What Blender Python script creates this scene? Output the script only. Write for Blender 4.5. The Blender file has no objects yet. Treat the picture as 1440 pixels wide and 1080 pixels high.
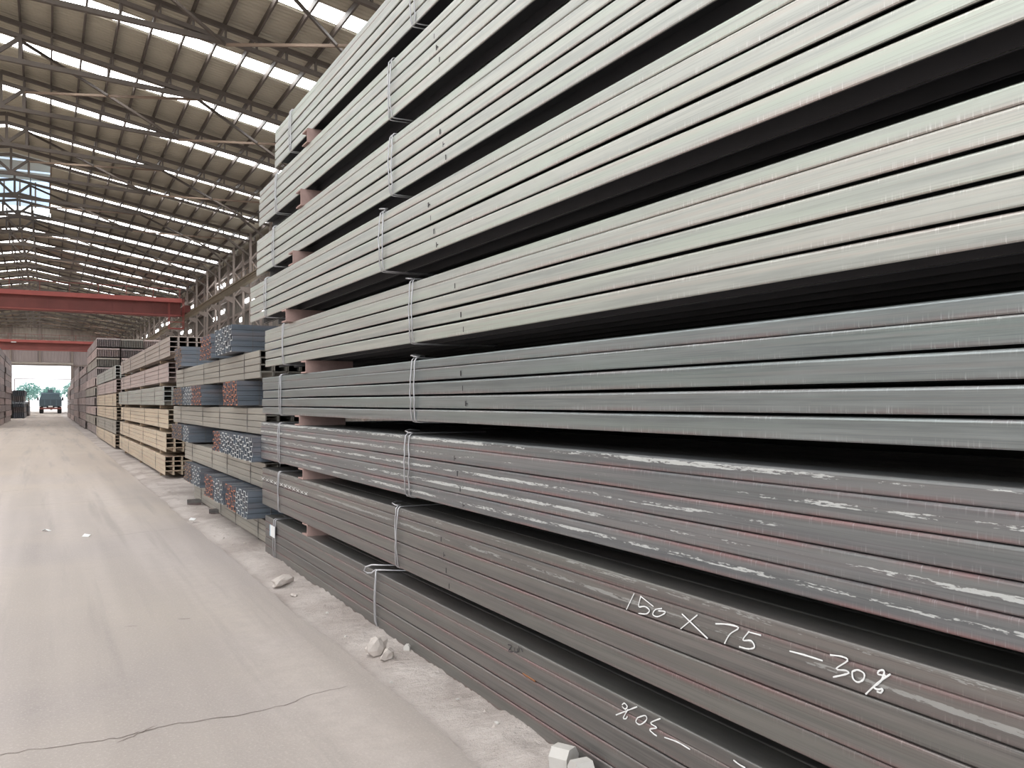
import bpy, math, random
from mathutils import Vector, noise as mnoise
random.seed(7)
R = random.Random(11)
SC = bpy.context.scene
COL = SC.collection

# ------------------------------------------------------------------ camera
FPX, VPX, HY, CAMH = 1200.0, 65.0, 567.0, 1.5      # focal length (px of 1440 wide), vanishing point, horizon row, eye height
TH = math.atan((720.0 - VPX) / FPX)
CT, ST = math.cos(TH), math.sin(TH)
cam_d = bpy.data.cameras.new('camera')
cam_d.sensor_width = 36.0
cam_d.lens = FPX / 1440.0 * 36.0
cam_d.shift_y = (HY - 540.0) / 1440.0
cam_d.clip_end = 2000
cam = bpy.data.objects.new('camera', cam_d)
cam.location = (0, 0, CAMH)
cam.rotation_euler = (math.pi / 2, 0, -TH)
COL.objects.link(cam)
SC.camera = cam

# ------------------------------------------------------------------ world, exposure
SKY_STRENGTH = 2.6
SKYLIGHT_STRENGTH = 10.5
world = bpy.data.worlds.new('overcast_sky')
SC.world = world
world.use_nodes = True
wn = world.node_tree
bg = wn.nodes['Background']
bg.inputs['Color'].default_value = (0.93, 0.97, 1.0, 1)
bg.inputs['Strength'].default_value = SKY_STRENGTH
SC.view_settings.view_transform = 'Standard'
SC.view_settings.look = 'None'
SC.view_settings.gamma = 1.0
SC.view_settings.exposure = -0.1
SC.view_settings.use_curve_mapping = False
try:
    SC.cycles.max_bounces = 4
    SC.cycles.diffuse_bounces = 4
    SC.cycles.glossy_bounces = 2
    SC.cycles.use_adaptive_sampling = True
    SC.cycles.adaptive_threshold = 0.04
    SC.cycles.transmission_bounces = 4
    SC.cycles.use_denoising = True
    SC.cycles.sample_clamp_indirect = 6.0
    SC.cycles.caustics_reflective = False
    SC.cycles.caustics_refractive = False
except Exception:
    pass


# ------------------------------------------------------------------ places on planes of the yard
def on_face(px, py, X):
    """point of the vertical plane x = X (a stack's front) that the photograph shows at px, py"""
    ang = TH + math.atan((px - 720.0) / FPX)
    Y = X / math.tan(ang)
    zc = X * ST + Y * CT
    return Y, CAMH - (py - HY) / FPX * zc


def on_ground(px, py):
    zc = CAMH * FPX / (py - HY)
    xc = (px - 720.0) / FPX * zc
    return xc * CT + zc * ST, -xc * ST + zc * CT


# ------------------------------------------------------------------ helpers
class MB:
    """collects geometry for one mesh"""
    def __init__(self):
        self.v, self.f, self.m = [], [], []

    def add(self, vs, fs, mi=0):
        o = len(self.v)
        self.v += [tuple(p) for p in vs]
        self.f += [tuple(i + o for i in f) for f in fs]
        self.m += [mi] * len(fs)
        return self

    def box(self, x0, x1, y0, y1, z0, z1, mi=0):
        return self.add([(x0, y0, z0), (x1, y0, z0), (x1, y1, z0), (x0, y1, z0),
                         (x0, y0, z1), (x1, y0, z1), (x1, y1, z1), (x0, y1, z1)],
                        [(0, 3, 2, 1), (4, 5, 6, 7), (0, 1, 5, 4), (1, 2, 6, 5), (2, 3, 7, 6), (3, 0, 4, 7)], mi)

    def bar(self, p, q, w, h, mi=0):
        """square bar from p to q, w wide (horizontal), h high"""
        p, q = Vector(p), Vector(q)
        d = (q - p).normalized()
        up = Vector((0, 0, 1)) if abs(d.z) < 0.95 else Vector((0, 1, 0))
        s = d.cross(up).normalized()
        u = s.cross(d).normalized()
        a = [s * (w / 2) * i + u * (h / 2) * j for i, j in ((-1, -1), (1, -1), (1, 1), (-1, 1))]
        return self.add([p + k for k in a] + [q + k for k in a],
                        [(3, 2, 1, 0), (4, 5, 6, 7), (0, 1, 5, 4), (1, 2, 6, 5), (2, 3, 7, 6), (3, 0, 4, 7)], mi)

    def tube(self, pts, r, n=6, mi=0, closed=False):
        pts = [Vector(p) for p in pts]
        rings = []
        k = len(pts)
        nrm = None
        for i, p in enumerate(pts):
            a = pts[(i - 1) % k] if (i > 0 or closed) else p
            b = pts[(i + 1) % k] if (i < k - 1 or closed) else p
            d = (b - a)
            d = d.normalized() if d.length > 1e-9 else Vector((0, 0, 1))
            if nrm is None:
                t = Vector((0, 1, 0)) if abs(d.y) < 0.9 else Vector((1, 0, 0))
                nrm = d.cross(t).normalized()
            nrm = (nrm - d * nrm.dot(d)).normalized()
            bn = d.cross(nrm)
            rr = r[i] if isinstance(r, (list, tuple)) else r
            rings.append([p + (nrm * math.cos(2 * math.pi * j / n) + bn * math.sin(2 * math.pi * j / n)) * rr for j in range(n)])
        vs = [q for ring in rings for q in ring]
        fs = []
        last = k if closed else k - 1
        for i in range(last):
            for j in range(n):
                a, b = i * n, ((i + 1) % k) * n
                fs.append((a + j, a + (j + 1) % n, b + (j + 1) % n, b + j))
        if not closed:
            fs.append(tuple(range(n - 1, -1, -1)))
            fs.append(tuple((k - 1) * n + j for j in range(n)))
        return self.add(vs, fs, mi)

    def prism(self, prof, axis, a, b, mi=0, cap_mi=None):
        """prof: list of 2-D points (any simple polygon), extruded along axis from a to b"""
        n = len(prof)

        def at(p, t):
            return {'y': (p[0], t, p[1]), 'x': (t, p[0], p[1]), 'z': (p[0], p[1], t)}[axis]
        vs = [at(p, a) for p in prof] + [at(p, b) for p in prof]
        self.add(vs, [(i, (i + 1) % n, n + (i + 1) % n, n + i) for i in range(n)], mi)
        c = mi if cap_mi is None else cap_mi
        self.add([at(p, a) for p in prof], [tuple(range(n - 1, -1, -1))], c)
        self.add([at(p, b) for p in prof], [tuple(range(n))], c)
        return self

    def mesh(self, name, mats, smooth=False):
        me = bpy.data.meshes.new(name)
        me.from_pydata(self.v, [], self.f)
        for m in (mats if isinstance(mats, (list, tuple)) else [mats]):
            me.materials.append(m)
        me.polygons.foreach_set('material_index', self.m)
        if smooth:
            me.polygons.foreach_set('use_smooth', [True] * len(self.f))
        me.update()
        return me


def put(name, me, parent=None, loc=(0, 0, 0), rot=(0, 0, 0), mat=None):
    o = bpy.data.objects.new(name, me)
    COL.objects.link(o)
    o.parent = parent
    o.location = loc
    o.rotation_euler = rot
    if mat is not None:
        o.material_slots[0].link = 'OBJECT'
        o.material_slots[0].material = mat
    return o


def empty(name, loc=(0, 0, 0), rot=(0, 0, 0)):
    o = bpy.data.objects.new(name, None)
    COL.objects.link(o)
    o.empty_display_size = 0.1
    o.location = loc
    o.rotation_euler = rot
    return o


def tag(o, label, cat, group=None):
    o['label'] = label
    o['category'] = cat
    if group:
        o['group'] = group
    return o


def structure(o):
    o['kind'] = 'structure'
    return o


def copy_tree(o, loc=None, parent=None):
    c = o.copy()
    COL.objects.link(c)
    c.parent = parent
    if loc is not None:
        c.location = loc
    for ch in o.children:
        copy_tree(ch, None, c)
    return c


# ------------------------------------------------------------------ materials
def new_mat(name):
    m = bpy.data.materials.new(name)
    m.use_nodes = True
    nt = m.node_tree
    b = nt.nodes['Principled BSDF']
    return m, nt, b


def nd(nt, t, **kw):
    n = nt.nodes.new(t)
    for k, v in kw.items():
        if k == 'inputs':
            for i, val in v.items():
                n.inputs[i].default_value = val
        else:
            setattr(n, k, v)
    return n


def mth(nt, op, a, b=None, c=None, clamp=False):
    n = nt.nodes.new('ShaderNodeMath')
    n.operation = op
    n.use_clamp = clamp
    for i, s in enumerate((a, b, c)):
        if s is None:
            continue
        if isinstance(s, (int, float)):
            n.inputs[i].default_value = s
        else:
            nt.links.new(s, n.inputs[i])
    return n.outputs[0]


def mix(nt, fac, a, b):
    n = nt.nodes.new('ShaderNodeMix')
    n.data_type = 'RGBA'
    for s, i in ((fac, 0), (a, 6), (b, 7)):
        if isinstance(s, (int, float)):
            n.inputs[i].default_value = s
        elif isinstance(s, tuple):
            n.inputs[i].default_value = (*s, 1) if len(s) == 3 else s
        else:
            nt.links.new(s, n.inputs[i])
    return n.outputs[2]


def smooth(nt, x, lo, hi):
    n = nt.nodes.new('ShaderNodeMapRange')
    n.interpolation_type = 'SMOOTHSTEP'
    nt.links.new(x, n.inputs[0])
    n.inputs[1].default_value = lo
    n.inputs[2].default_value = hi
    return n.outputs[0]


def noise_at(nt, vec, scale, detail=3.0, rough=0.55, sc=(1, 1, 1)):
    mp = nt.nodes.new('ShaderNodeMapping')
    mp.inputs['Scale'].default_value = sc
    nt.links.new(vec, mp.inputs['Vector'])
    n = nt.nodes.new('ShaderNodeTexNoise')
    n.inputs['Scale'].default_value = scale
    n.inputs['Detail'].default_value = detail
    n.inputs['Roughness'].default_value = rough
    nt.links.new(mp.outputs[0], n.inputs['Vector'])
    return n.outputs[0]


def bump(nt, bsdf, h, strength, dist):
    n = nt.nodes.new('ShaderNodeBump')
    n.inputs['Strength'].default_value = strength
    n.inputs['Distance'].default_value = dist
    nt.links.new(h, n.inputs['Height'])
    nt.links.new(n.outputs[0], bsdf.inputs['Normal'])


def obj_vec(nt, rnd=True):
    tc = nt.nodes.new('ShaderNodeTexCoord')
    if not rnd:
        return tc.outputs['Object'], tc.outputs['Object']
    oi = nt.nodes.new('ShaderNodeObjectInfo')
    k = mth(nt, 'MULTIPLY', oi.outputs['Random'], 53.0)
    va = nt.nodes.new('ShaderNodeVectorMath')
    va.operation = 'ADD'
    nt.links.new(tc.outputs['Object'], va.inputs[0])
    nt.links.new(k, va.inputs[1])
    return tc.outputs['Object'], va.outputs[0]


def steel(name, light, dark, rust, h=0.076, metallic=0.55, rough=0.4, flake=0.0, hair=0.35, rust_amt=0.5, axis=1, tint=0.0):
    """hot-rolled steel: streaks along the length, rusty edges, pale worn flakes along the middle of the face"""
    m, nt, b = new_mat(name)
    raw, vec = obj_vec(nt)
    sx = [1.0, 1.0, 1.0]
    s1 = [7.0, 7.0, 22.0]
    s1[axis] = 0.35
    st = noise_at(nt, vec, 1.0, 4.0, 0.6, tuple(s1))
    s2 = [30.0, 30.0, 90.0]
    s2[axis] = 4.0
    gr = noise_at(nt, vec, 1.0, 3.0, 0.6, tuple(s2))
    col = mix(nt, smooth(nt, st, 0.32, 0.68), dark, light)
    col = mix(nt, mth(nt, 'MULTIPLY', smooth(nt, gr, 0.35, 0.8), 0.35), col, tuple(c * 1.25 for c in light))
    if tint > 0:
        s7 = [3.0, 3.0, 14.0]
        s7[axis] = 0.5
        ta = noise_at(nt, vec, 1.0, 3.0, 0.5, tuple(s7))
        s8 = [2.0, 2.0, 30.0]
        s8[axis] = 0.25
        tb = noise_at(nt, vec, 1.7, 2.0, 0.5, tuple(s8))
        col = mix(nt, mth(nt, 'MULTIPLY', smooth(nt, ta, 0.45, 0.7), tint), col, tuple(c * k for c, k in zip(light, (0.95, 1.03, 0.98))))
        col = mix(nt, mth(nt, 'MULTIPLY', smooth(nt, tb, 0.5, 0.75), tint * 0.8), col, tuple(c * k for c, k in zip(light, (1.04, 0.95, 0.94))))
        s9 = [2.0, 2.0, 240.0]
        s9[axis] = 1.2
        ln = noise_at(nt, vec, 1.0, 3.0, 0.6, tuple(s9))
        col = mix(nt, mth(nt, 'MULTIPLY', smooth(nt, ln, 0.48, 0.75), 0.5), col, tuple(c * 0.75 for c in dark))
    sep = nt.nodes.new('ShaderNodeSeparateXYZ')
    nt.links.new(raw, sep.inputs[0])
    d = mth(nt, 'ABSOLUTE', mth(nt, 'SUBTRACT', mth(nt, 'DIVIDE', sep.outputs[2], h), 0.5))
    edge = smooth(nt, d, 0.24, 0.5)
    s3 = [3.0, 3.0, 10.0]
    s3[axis] = 1.6
    patch = noise_at(nt, vec, 1.0, 5.0, 0.65, tuple(s3))
    rm = mth(nt, 'MULTIPLY', mth(nt, 'MULTIPLY', edge, smooth(nt, patch, 0.38, 0.66)), rust_amt)
    col = mix(nt, rm, col, rust)
    if hair > 0:
        s4 = [20.0, 20.0, 9.0]
        s4[axis] = 190.0
        hr = noise_at(nt, vec, 1.0, 2.0, 0.5, tuple(s4))
        em = smooth(nt, d, 0.14, 0.48)
        hm = mth(nt, 'MULTIPLY', mth(nt, 'MULTIPLY', smooth(nt, hr, 0.57, 0.72), em), mth(nt, 'MULTIPLY', smooth(nt, patch, 0.3, 0.6), hair))
        col = mix(nt, hm, col, tuple(min(1, c * 1.9 + 0.08) for c in light))
    rgh = mth(nt, 'ADD', mth(nt, 'MULTIPLY', gr, 0.18), rough - 0.09)
    met = metallic
    if flake > 0:
        s5 = [4.0, 4.0, 75.0]
        s5[axis] = 5.0
        fl = noise_at(nt, vec, 1.0, 7.0, 0.72, tuple(s5))
        s6 = [1.0, 1.0, 1.0]
        s6[axis] = 0.7
        zone = noise_at(nt, vec, 1.0, 2.0, 0.5, tuple(s6))
        band = mth(nt, 'SUBTRACT', 1.0, smooth(nt, d, 0.06, 0.26))
        sg = [9.0, 9.0, 170.0]
        sg[axis] = 34.0
        fg_ = noise_at(nt, vec, 1.0, 3.0, 0.6, tuple(sg))
        fl = mth(nt, 'ADD', mth(nt, 'MULTIPLY', fl, 0.72), mth(nt, 'MULTIPLY', fg_, 0.30))
        thr = mth(nt, 'ADD', fl, mth(nt, 'MULTIPLY', mth(nt, 'SUBTRACT', zone, 0.5), 0.55))
        thr = mth(nt, 'MULTIPLY', thr, band)
        fm = mth(nt, 'MULTIPLY', smooth(nt, thr, 0.507, 0.52), flake)
        col = mix(nt, fm, col, (0.60, 0.62, 0.61))
        met = mth(nt, 'MULTIPLY', mth(nt, 'SUBTRACT', 1.0, fm), metallic)
    nt.links.new(col, b.inputs['Base Color'])
    if isinstance(met, float):
        b.inputs['Metallic'].default_value = met
    else:
        nt.links.new(met, b.inputs['Metallic'])
    nt.links.new(rgh, b.inputs['Roughness'])
    bump(nt, b, gr, 0.12, 0.002)
    return m


def plain(name, col, rough=0.6, metallic=0.0, var=0.18, scale=6.0, bmp=0.0):
    m, nt, b = new_mat(name)
    raw, vec = obj_vec(nt)
    n = noise_at(nt, vec, scale, 4.0)
    c = mix(nt, n, tuple(x * (1 - var) for x in col), tuple(min(1, x * (1 + var)) for x in col))
    nt.links.new(c, b.inputs['Base Color'])
    b.inputs['Roughness'].default_value = rough
    b.inputs['Metallic'].default_value = metallic
    if bmp:
        bump(nt, b, n, bmp, 0.01)
    return m


def emitter(name, col, strength):
    m, nt, b = new_mat(name)
    b.inputs['Base Color'].default_value = (*[0.8 * c for c in col], 1)
    b.inputs['Emission Color'].default_value = (*col, 1)
    b.inputs['Emission Strength'].default_value = strength
    b.inputs['Roughness'].default_value = 0.5
    return m


M = {}
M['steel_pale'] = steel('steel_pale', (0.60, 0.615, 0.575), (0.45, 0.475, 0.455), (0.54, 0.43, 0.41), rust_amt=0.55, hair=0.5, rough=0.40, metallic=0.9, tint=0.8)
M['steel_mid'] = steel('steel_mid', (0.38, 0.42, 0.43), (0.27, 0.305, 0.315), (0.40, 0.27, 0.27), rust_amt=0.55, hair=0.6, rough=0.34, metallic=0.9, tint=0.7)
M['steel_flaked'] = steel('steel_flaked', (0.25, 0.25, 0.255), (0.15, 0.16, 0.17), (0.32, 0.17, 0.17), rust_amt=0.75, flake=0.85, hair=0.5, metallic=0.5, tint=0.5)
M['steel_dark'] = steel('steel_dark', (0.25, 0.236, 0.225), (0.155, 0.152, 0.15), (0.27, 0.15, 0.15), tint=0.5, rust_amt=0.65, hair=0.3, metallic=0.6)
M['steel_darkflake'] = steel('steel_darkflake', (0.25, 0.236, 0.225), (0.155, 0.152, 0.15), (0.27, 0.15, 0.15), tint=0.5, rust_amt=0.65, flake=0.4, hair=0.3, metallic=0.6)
M['steel_beige'] = steel('steel_beige', (0.74, 0.61, 0.45), (0.55, 0.48, 0.38), (0.5, 0.3, 0.25), rust_amt=0.5, hair=0, metallic=0.3)
M['steel_grey'] = steel('steel_grey', (0.42, 0.395, 0.345), (0.29, 0.28, 0.255), (0.35, 0.25, 0.2), rust_amt=0.4, hair=0, metallic=0.3)
M['steel_far'] = steel('steel_far', (0.42, 0.36, 0.35), (0.28, 0.25, 0.25), (0.35, 0.22, 0.2), rust_amt=0.4, hair=0, metallic=0.3)
M['steel_pink'] = steel('steel_pink', (0.60, 0.48, 0.45), (0.42, 0.36, 0.35), (0.5, 0.3, 0.27), rust_amt=0.4, hair=0, metallic=0.3)
M['steel_brown'] = steel('steel_brown', (0.46, 0.40, 0.36), (0.34, 0.30, 0.275), (0.42, 0.26, 0.2), rust_amt=0.4, hair=0, metallic=0.3)
M['steel_inner_shade'] = plain('steel_inner_shade', (0.045, 0.045, 0.05), 0.65, 0.1)  # near-black so gaps look unlit: shade put into the colour of inner steel
M['steel_blue'] = steel('steel_blue', (0.155, 0.185, 0.225), (0.105, 0.125, 0.15), (0.25, 0.17, 0.15), rust_amt=0.3, hair=0, metallic=0.3, axis=0)
M['end_red'] = plain('end_red', (0.42, 0.16, 0.09), 0.7)
M['end_white'] = plain('end_white', (0.50, 0.52, 0.53), 0.6, 0.2, 0.35, 9)
M['end_brown'] = plain('end_brown', (0.33, 0.19, 0.11), 0.7)
M['wire'] = plain('wire', (0.50, 0.50, 0.52), 0.38, 0.7)
M['wire_dark'] = plain('wire_dark', (0.17, 0.16, 0.16), 0.5, 0.5)
M['spacer'] = plain('spacer', (0.44, 0.30, 0.27), 0.75, 0.0, 0.25, 14, 0.2)
M['timber'] = plain('timber', (0.30, 0.22, 0.15), 0.8, 0.0, 0.25, 10, 0.2)
M['chalk'] = plain('chalk', (0.86, 0.87, 0.87), 0.9, 0, 0.1, 60)
M['ink'] = plain('ink', (0.05, 0.045, 0.05), 0.8)
M['rust_stain'] = plain('rust_stain', (0.30, 0.13, 0.06), 0.85)
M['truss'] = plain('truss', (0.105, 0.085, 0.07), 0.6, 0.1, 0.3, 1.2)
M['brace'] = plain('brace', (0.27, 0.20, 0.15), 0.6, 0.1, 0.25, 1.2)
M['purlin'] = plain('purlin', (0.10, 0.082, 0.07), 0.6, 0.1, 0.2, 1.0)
M['roof'] = plain('roof', (0.46, 0.43, 0.35), 0.65, 0.0, 0.1, 0.25)
M['skylight'] = emitter('skylight_sheet', (0.98, 0.99, 1.0), SKYLIGHT_STRENGTH)
M['crane_red'] = plain('crane_red', (0.22, 0.065, 0.055), 0.6, 0.0, 0.35, 0.6)
M['crane_bright'] = plain('crane_bright', (0.40, 0.10, 0.085), 0.6, 0.0, 0.25, 0.6)
M['runway'] = plain('runway', (0.22, 0.175, 0.115), 0.6, 0.1, 0.3, 1.5)
M['column'] = plain('column', (0.30, 0.25, 0.22), 0.6, 0.1, 0.2, 1.0)
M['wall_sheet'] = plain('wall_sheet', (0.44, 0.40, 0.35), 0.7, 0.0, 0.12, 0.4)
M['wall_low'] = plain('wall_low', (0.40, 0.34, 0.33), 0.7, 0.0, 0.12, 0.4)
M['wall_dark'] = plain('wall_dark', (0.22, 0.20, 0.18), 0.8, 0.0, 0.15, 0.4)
M['stone'] = plain('stone', (0.62, 0.56, 0.52), 0.9, 0, 0.3, 16, 0.5)
M['stone_white'] = plain('stone_white', (0.62, 0.60, 0.57), 0.9, 0, 0.12, 16, 0.3)
M['paper'] = plain('paper', (0.85, 0.86, 0.86), 0.8, 0, 0.05)
M['tag_blue'] = plain('tag_blue', (0.45, 0.62, 0.75), 0.6, 0, 0.1)
M['truck_body'] = plain('truck_body', (0.07, 0.10, 0.125), 0.5, 0.0, 0.1)
M['truck_tarp'] = plain('truck_tarp', (0.12, 0.17, 0.205), 0.8, 0.0, 0.15)
M['rubber'] = plain('rubber', (0.03, 0.03, 0.03), 0.85)
M['lamp_red'] = plain('lamp_red', (0.22, 0.07, 0.06), 0.4)
M['foliage'] = plain('foliage', (0.27, 0.46, 0.42), 0.9, 0, 0.4, 3)  # gateway glare worked into the pale leaf colour
M['bark'] = plain('bark', (0.16, 0.13, 0.10), 0.9)


def concrete():
    m, nt, b = new_mat('concrete_floor')
    raw, vec = obj_vec(nt, False)
    big = noise_at(nt, vec, 0.22, 4.0)
    tracks = noise_at(nt, vec, 1.0, 3.0, 0.5, (1.3, 0.05, 1))
    fine = noise_at(nt, vec, 9.0, 6.0, 0.7)
    grit = noise_at(nt, vec, 70.0, 3.0, 0.7)
    c = mix(nt, smooth(nt, tracks, 0.34, 0.66), (0.325, 0.288, 0.275), (0.53, 0.474, 0.452))
    c = mix(nt, mth(nt, 'MULTIPLY', smooth(nt, big, 0.4, 0.65), 0.5), c, (0.52, 0.455, 0.39))
    sp = nt.nodes.new('ShaderNodeSeparateXYZ')
    nt.links.new(raw, sp.inputs[0])
    edge_n = mth(nt, 'ADD', sp.outputs[1], mth(nt, 'MULTIPLY', big, 14.0))
    tan = mth(nt, 'MULTIPLY', smooth(nt, edge_n, 16.0, 34.0), 0.55)
    c = mix(nt, tan, c, (0.50, 0.405, 0.315))
    stain = noise_at(nt, vec, 1.0, 5.0, 0.6, (3.2, 0.12, 1))
    c = mix(nt, mth(nt, 'MULTIPLY', smooth(nt, stain, 0.5, 0.68), 0.6), c, (0.29, 0.257, 0.24))
    c = mix(nt, mth(nt, 'MULTIPLY', smooth(nt, fine, 0.35, 0.7), 0.5), c, (0.40, 0.355, 0.33))
    c = mix(nt, mth(nt, 'MULTIPLY', smooth(nt, grit, 0.5, 0.75), 0.4), c, (0.68, 0.63, 0.59))
    nt.links.new(c, b.inputs['Base Color'])
    b.inputs['Roughness'].default_value = 0.72
    bump(nt, b, mth(nt, 'ADD', fine, mth(nt, 'MULTIPLY', grit, 0.4)), 0.3, 0.01)
    return m


def dirt():
    m, nt, b = new_mat('dirt_ground')
    raw, vec = obj_vec(nt, False)
    a = noise_at(nt, vec, 1.4, 5.0)
    wr = noise_at(nt, vec, 1.0, 4.0, 0.6, (7.0, 17.0, 5.0))
    g = noise_at(nt, vec, 60.0, 4.0, 0.7)
    c = mix(nt, smooth(nt, a, 0.35, 0.65), (0.41, 0.355, 0.33), (0.585, 0.53, 0.50))
    c = mix(nt, mth(nt, 'MULTIPLY', smooth(nt, g, 0.45, 0.8), 0.3), c, (0.66, 0.58, 0.53))
    nt.links.new(c, b.inputs['Base Color'])
    b.inputs['Roughness'].default_value = 0.9
    bump(nt, b, mth(nt, 'ADD', wr, mth(nt, 'MULTIPLY', g, 0.25)), 0.75, 0.05)
    return m


M['concrete'] = concrete()
M['dirt'] = dirt()
M['crack'] = plain('crack', (0.20, 0.165, 0.145), 0.9)
M['joint'] = plain('joint', (0.66, 0.58, 0.50), 0.9)

# ================================================================== THE HALL
BAY = 6.02
Y0S = 27.4                       # centre of one skylight strip
NEAR, FAR = -20.0, 171.0
RIDGE, HALF = -1.7, 14.6
K = 0.18
ZR = 15.72 + 0.18 * 1.7          # ridge height


def roof_z(X):                   # the middle nave
    return ZR - K * abs(X - RIDGE)


# --- ground and floor
g = MB()
g.add([(-300, -120, -0.06), (300, -120, -0.06), (300, 500, -0.06), (-300, 500, -0.06)], [(0, 1, 2, 3)])
structure(put('ground', g.mesh('ground', M['dirt'])))

EDGE = []                        # slab edge beside the right-hand stacks
y = NEAR
while y < 60:
    EDGE.append((1.57 + 0.05 * mnoise.noise(Vector((y * 0.9, 3.1, 0))) + 0.018 * mnoise.noise(Vector((y * 5, 7.7, 0))), y))
    y += 0.12 if 0 < y < 20 else 0.6
EDGE.append((1.57, FAR + 0.5))
g = MB()
n = len(EDGE)
vs = [(-45, e[1], 0) for e in EDGE] + [(e[0], e[1], 0) for e in EDGE] + [(e[0] + 0.012, e[1], -0.055) for e in EDGE]
fs = []
for i in range(n - 1):
    fs += [(i, n + i, n + i + 1, i + 1), (n + i, 2 * n + i, 2 * n + i + 1, n + i + 1)]
g.add(vs, fs)
floor = structure(put('floor', g.mesh('floor', M['concrete'])))

# loose dirt strip at the foot of the stacks, heaped and rippled
g = MB()
ys = [-3 + 0.2 * i for i in range(20)] + [1.0 + 0.018 * i for i in range(390)] + [8.02 + 0.06 * i for i in range(290)]
xs = [1.45 + 0.022 * i for i in range(30)] + [2.11 + 0.1 * i for i in range(9)]
vs = []
for yy in ys:
    for xx in xs:
        t = max(0.0, min(1.0, (xx - 1.50) / 0.30))
        hgt = -0.055 + 0.045 * t
        w = mnoise.noise(Vector((xx * 2.0, yy * 1.3, 0.2))) * 0.018 + mnoise.noise(Vector((xx * 2.5 + yy * 1.2, yy * 9.0, 1.7))) * 0.020 + mnoise.noise(Vector((xx * 15, yy * 15, 4.4))) * 0.005 - 0.022 * max(0.0, 0.35 - abs(mnoise.noise(Vector((xx * 4.0 + yy * 3.0 + 1.5 * mnoise.noise(Vector((xx * 3, yy * 3, 2))), yy * 9.0 - xx * 5.0, 6.1)))) * 2.2)
        vs.append((xx, yy, hgt + w * t))
fs = []
nx = len(xs)
for i in range(len(ys) - 1):
    for j in range(nx - 1):
        a = i * nx + j
        fs.append((a, a + 1, a + nx + 1, a + nx))
g.add(vs, fs)
ds = structure(put('floor_dirt_strip', g.mesh('floor_dirt_strip', M['dirt'], True)))


def ribbon_on_floor(name, pts, w, mat, z=0.0015):
    gg = MB()
    vs = []
    for i, p in enumerate(pts):
        a, b = pts[max(0, i - 1)], pts[min(len(pts) - 1, i + 1)]
        d = Vector((b[0] - a[0], b[1] - a[1], 0)).normalized()
        s = Vector((-d.y, d.x, 0))
        ww = w * (0.35 + 0.65 * math.sin(math.pi * (i + 0.5) / len(pts))) * (0.6 + 0.8 * R.random())
        vs += [(p[0] + s.x * ww, p[1] + s.y * ww, z), (p[0] - s.x * ww, p[1] - s.y * ww, z)]
    gg.add(vs, [(2 * i, 2 * i + 1, 2 * i + 3, 2 * i + 2) for i in range(len(pts) - 1)])
    return put(name, gg.mesh(name, mat), floor)


def crack(pix, w, mat=None):
    pts = []
    for (a, b) in zip(pix[:-1], pix[1:]):
        for t in (0, 0.2, 0.4, 0.6, 0.8):
            q = on_ground(a[0] + (b[0] - a[0]) * t, a[1] + (b[1] - a[1]) * t)
            pts.append((q[0] + R.uniform(-0.006, 0.006), q[1] + R.uniform(-0.012, 0.012)))
    return ribbon_on_floor('crack', pts, w, mat or M['crack'])


crack([(-60, 1074), (0, 1062), (60, 1052), (130, 1044), (165, 1038), (200, 1029), (240, 1019), (290, 1012), (345, 1005), (400, 992), (440, 976), (500, 963)], 0.0035)
crack([(165, 1045), (200, 1030), (225, 1017)], 0.003)
crack([(20, 712), (75, 709), (140, 704), (215, 700)], 0.004)
crack([(0, 692), (40, 688), (70, 687)], 0.004)
crack([(150, 755), (215, 747), (262, 742)], 0.003)
crack([(176, 882), (196, 880)], 0.004)
crack([(252, 871), (272, 869)], 0.004)
for yj, wj in ((50.5, 0.12), (62.0, 0.10), (86, 0.12)):
    ribbon_on_floor('floor_joint', [(-16 + i * 0.9, yj + R.uniform(-0.03, 0.03)) for i in range(20)], wj, M['joint'])


# --- roof: sheets with real ribs, one per module and slope; daylight strips between
def rib_profile(y0, y1, step=0.24, d=0.035):
    pts = []
    t = y0
    while t < y1 - 0.01:
        for (dy, dz) in ((0, 0), (0.45, 0), (0.58, -d), (0.87, -d)):
            q = t + dy * step
            if q < y1:
                pts.append((q, dz))
        t += step
    pts.append((y1, 0))
    return pts


SW = 0.98                          # width of a daylight strip


def slope_mesh(name, y0, y1, xa, xb, za, zb, mat, d=0.035, step=0.24):
    p = rib_profile(y0, y1, step, d)
    gg = MB()
    k = len(p)
    gg.add([(xa, q[0], za + q[1]) for q in p] + [(xb, q[0], zb + q[1]) for q in p],
           [(i, i + 1, k + i + 1, k + i) for i in range(k - 1)])
    return gg.mesh(name, mat)


n0 = int(math.floor((NEAR - Y0S) / BAY)) + 1
n1 = int(math.floor((FAR - Y0S) / BAY))
LANT = (54.4, 72.6)               # stretch where the ridge is opened up by a glazed lantern
LX0, LX1 = RIDGE - 2.0, RIDGE + 2.0
hal = HALF
zr, ze = ZR, ZR - K * HALF
half_s, half_e = SW / 2, BAY - SW / 2
me_sheet = slope_mesh('roof_sheet', half_s, half_e, 0, hal, 0, -K * hal, M['roof'])
me_sheet_l = slope_mesh('roof_sheet_left', half_s, half_e, 0, -hal, 0, -K * hal, M['roof'])
me_sky = slope_mesh('skylight', -half_s, half_s, 0, hal, -0.01, -K * hal - 0.01, M['skylight'], 0.02, 0.49)
me_sky_l = slope_mesh('skylight_left', -half_s, half_s, 0, -hal, -0.01, -K * hal - 0.01, M['skylight'], 0.02, 0.49)
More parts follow.
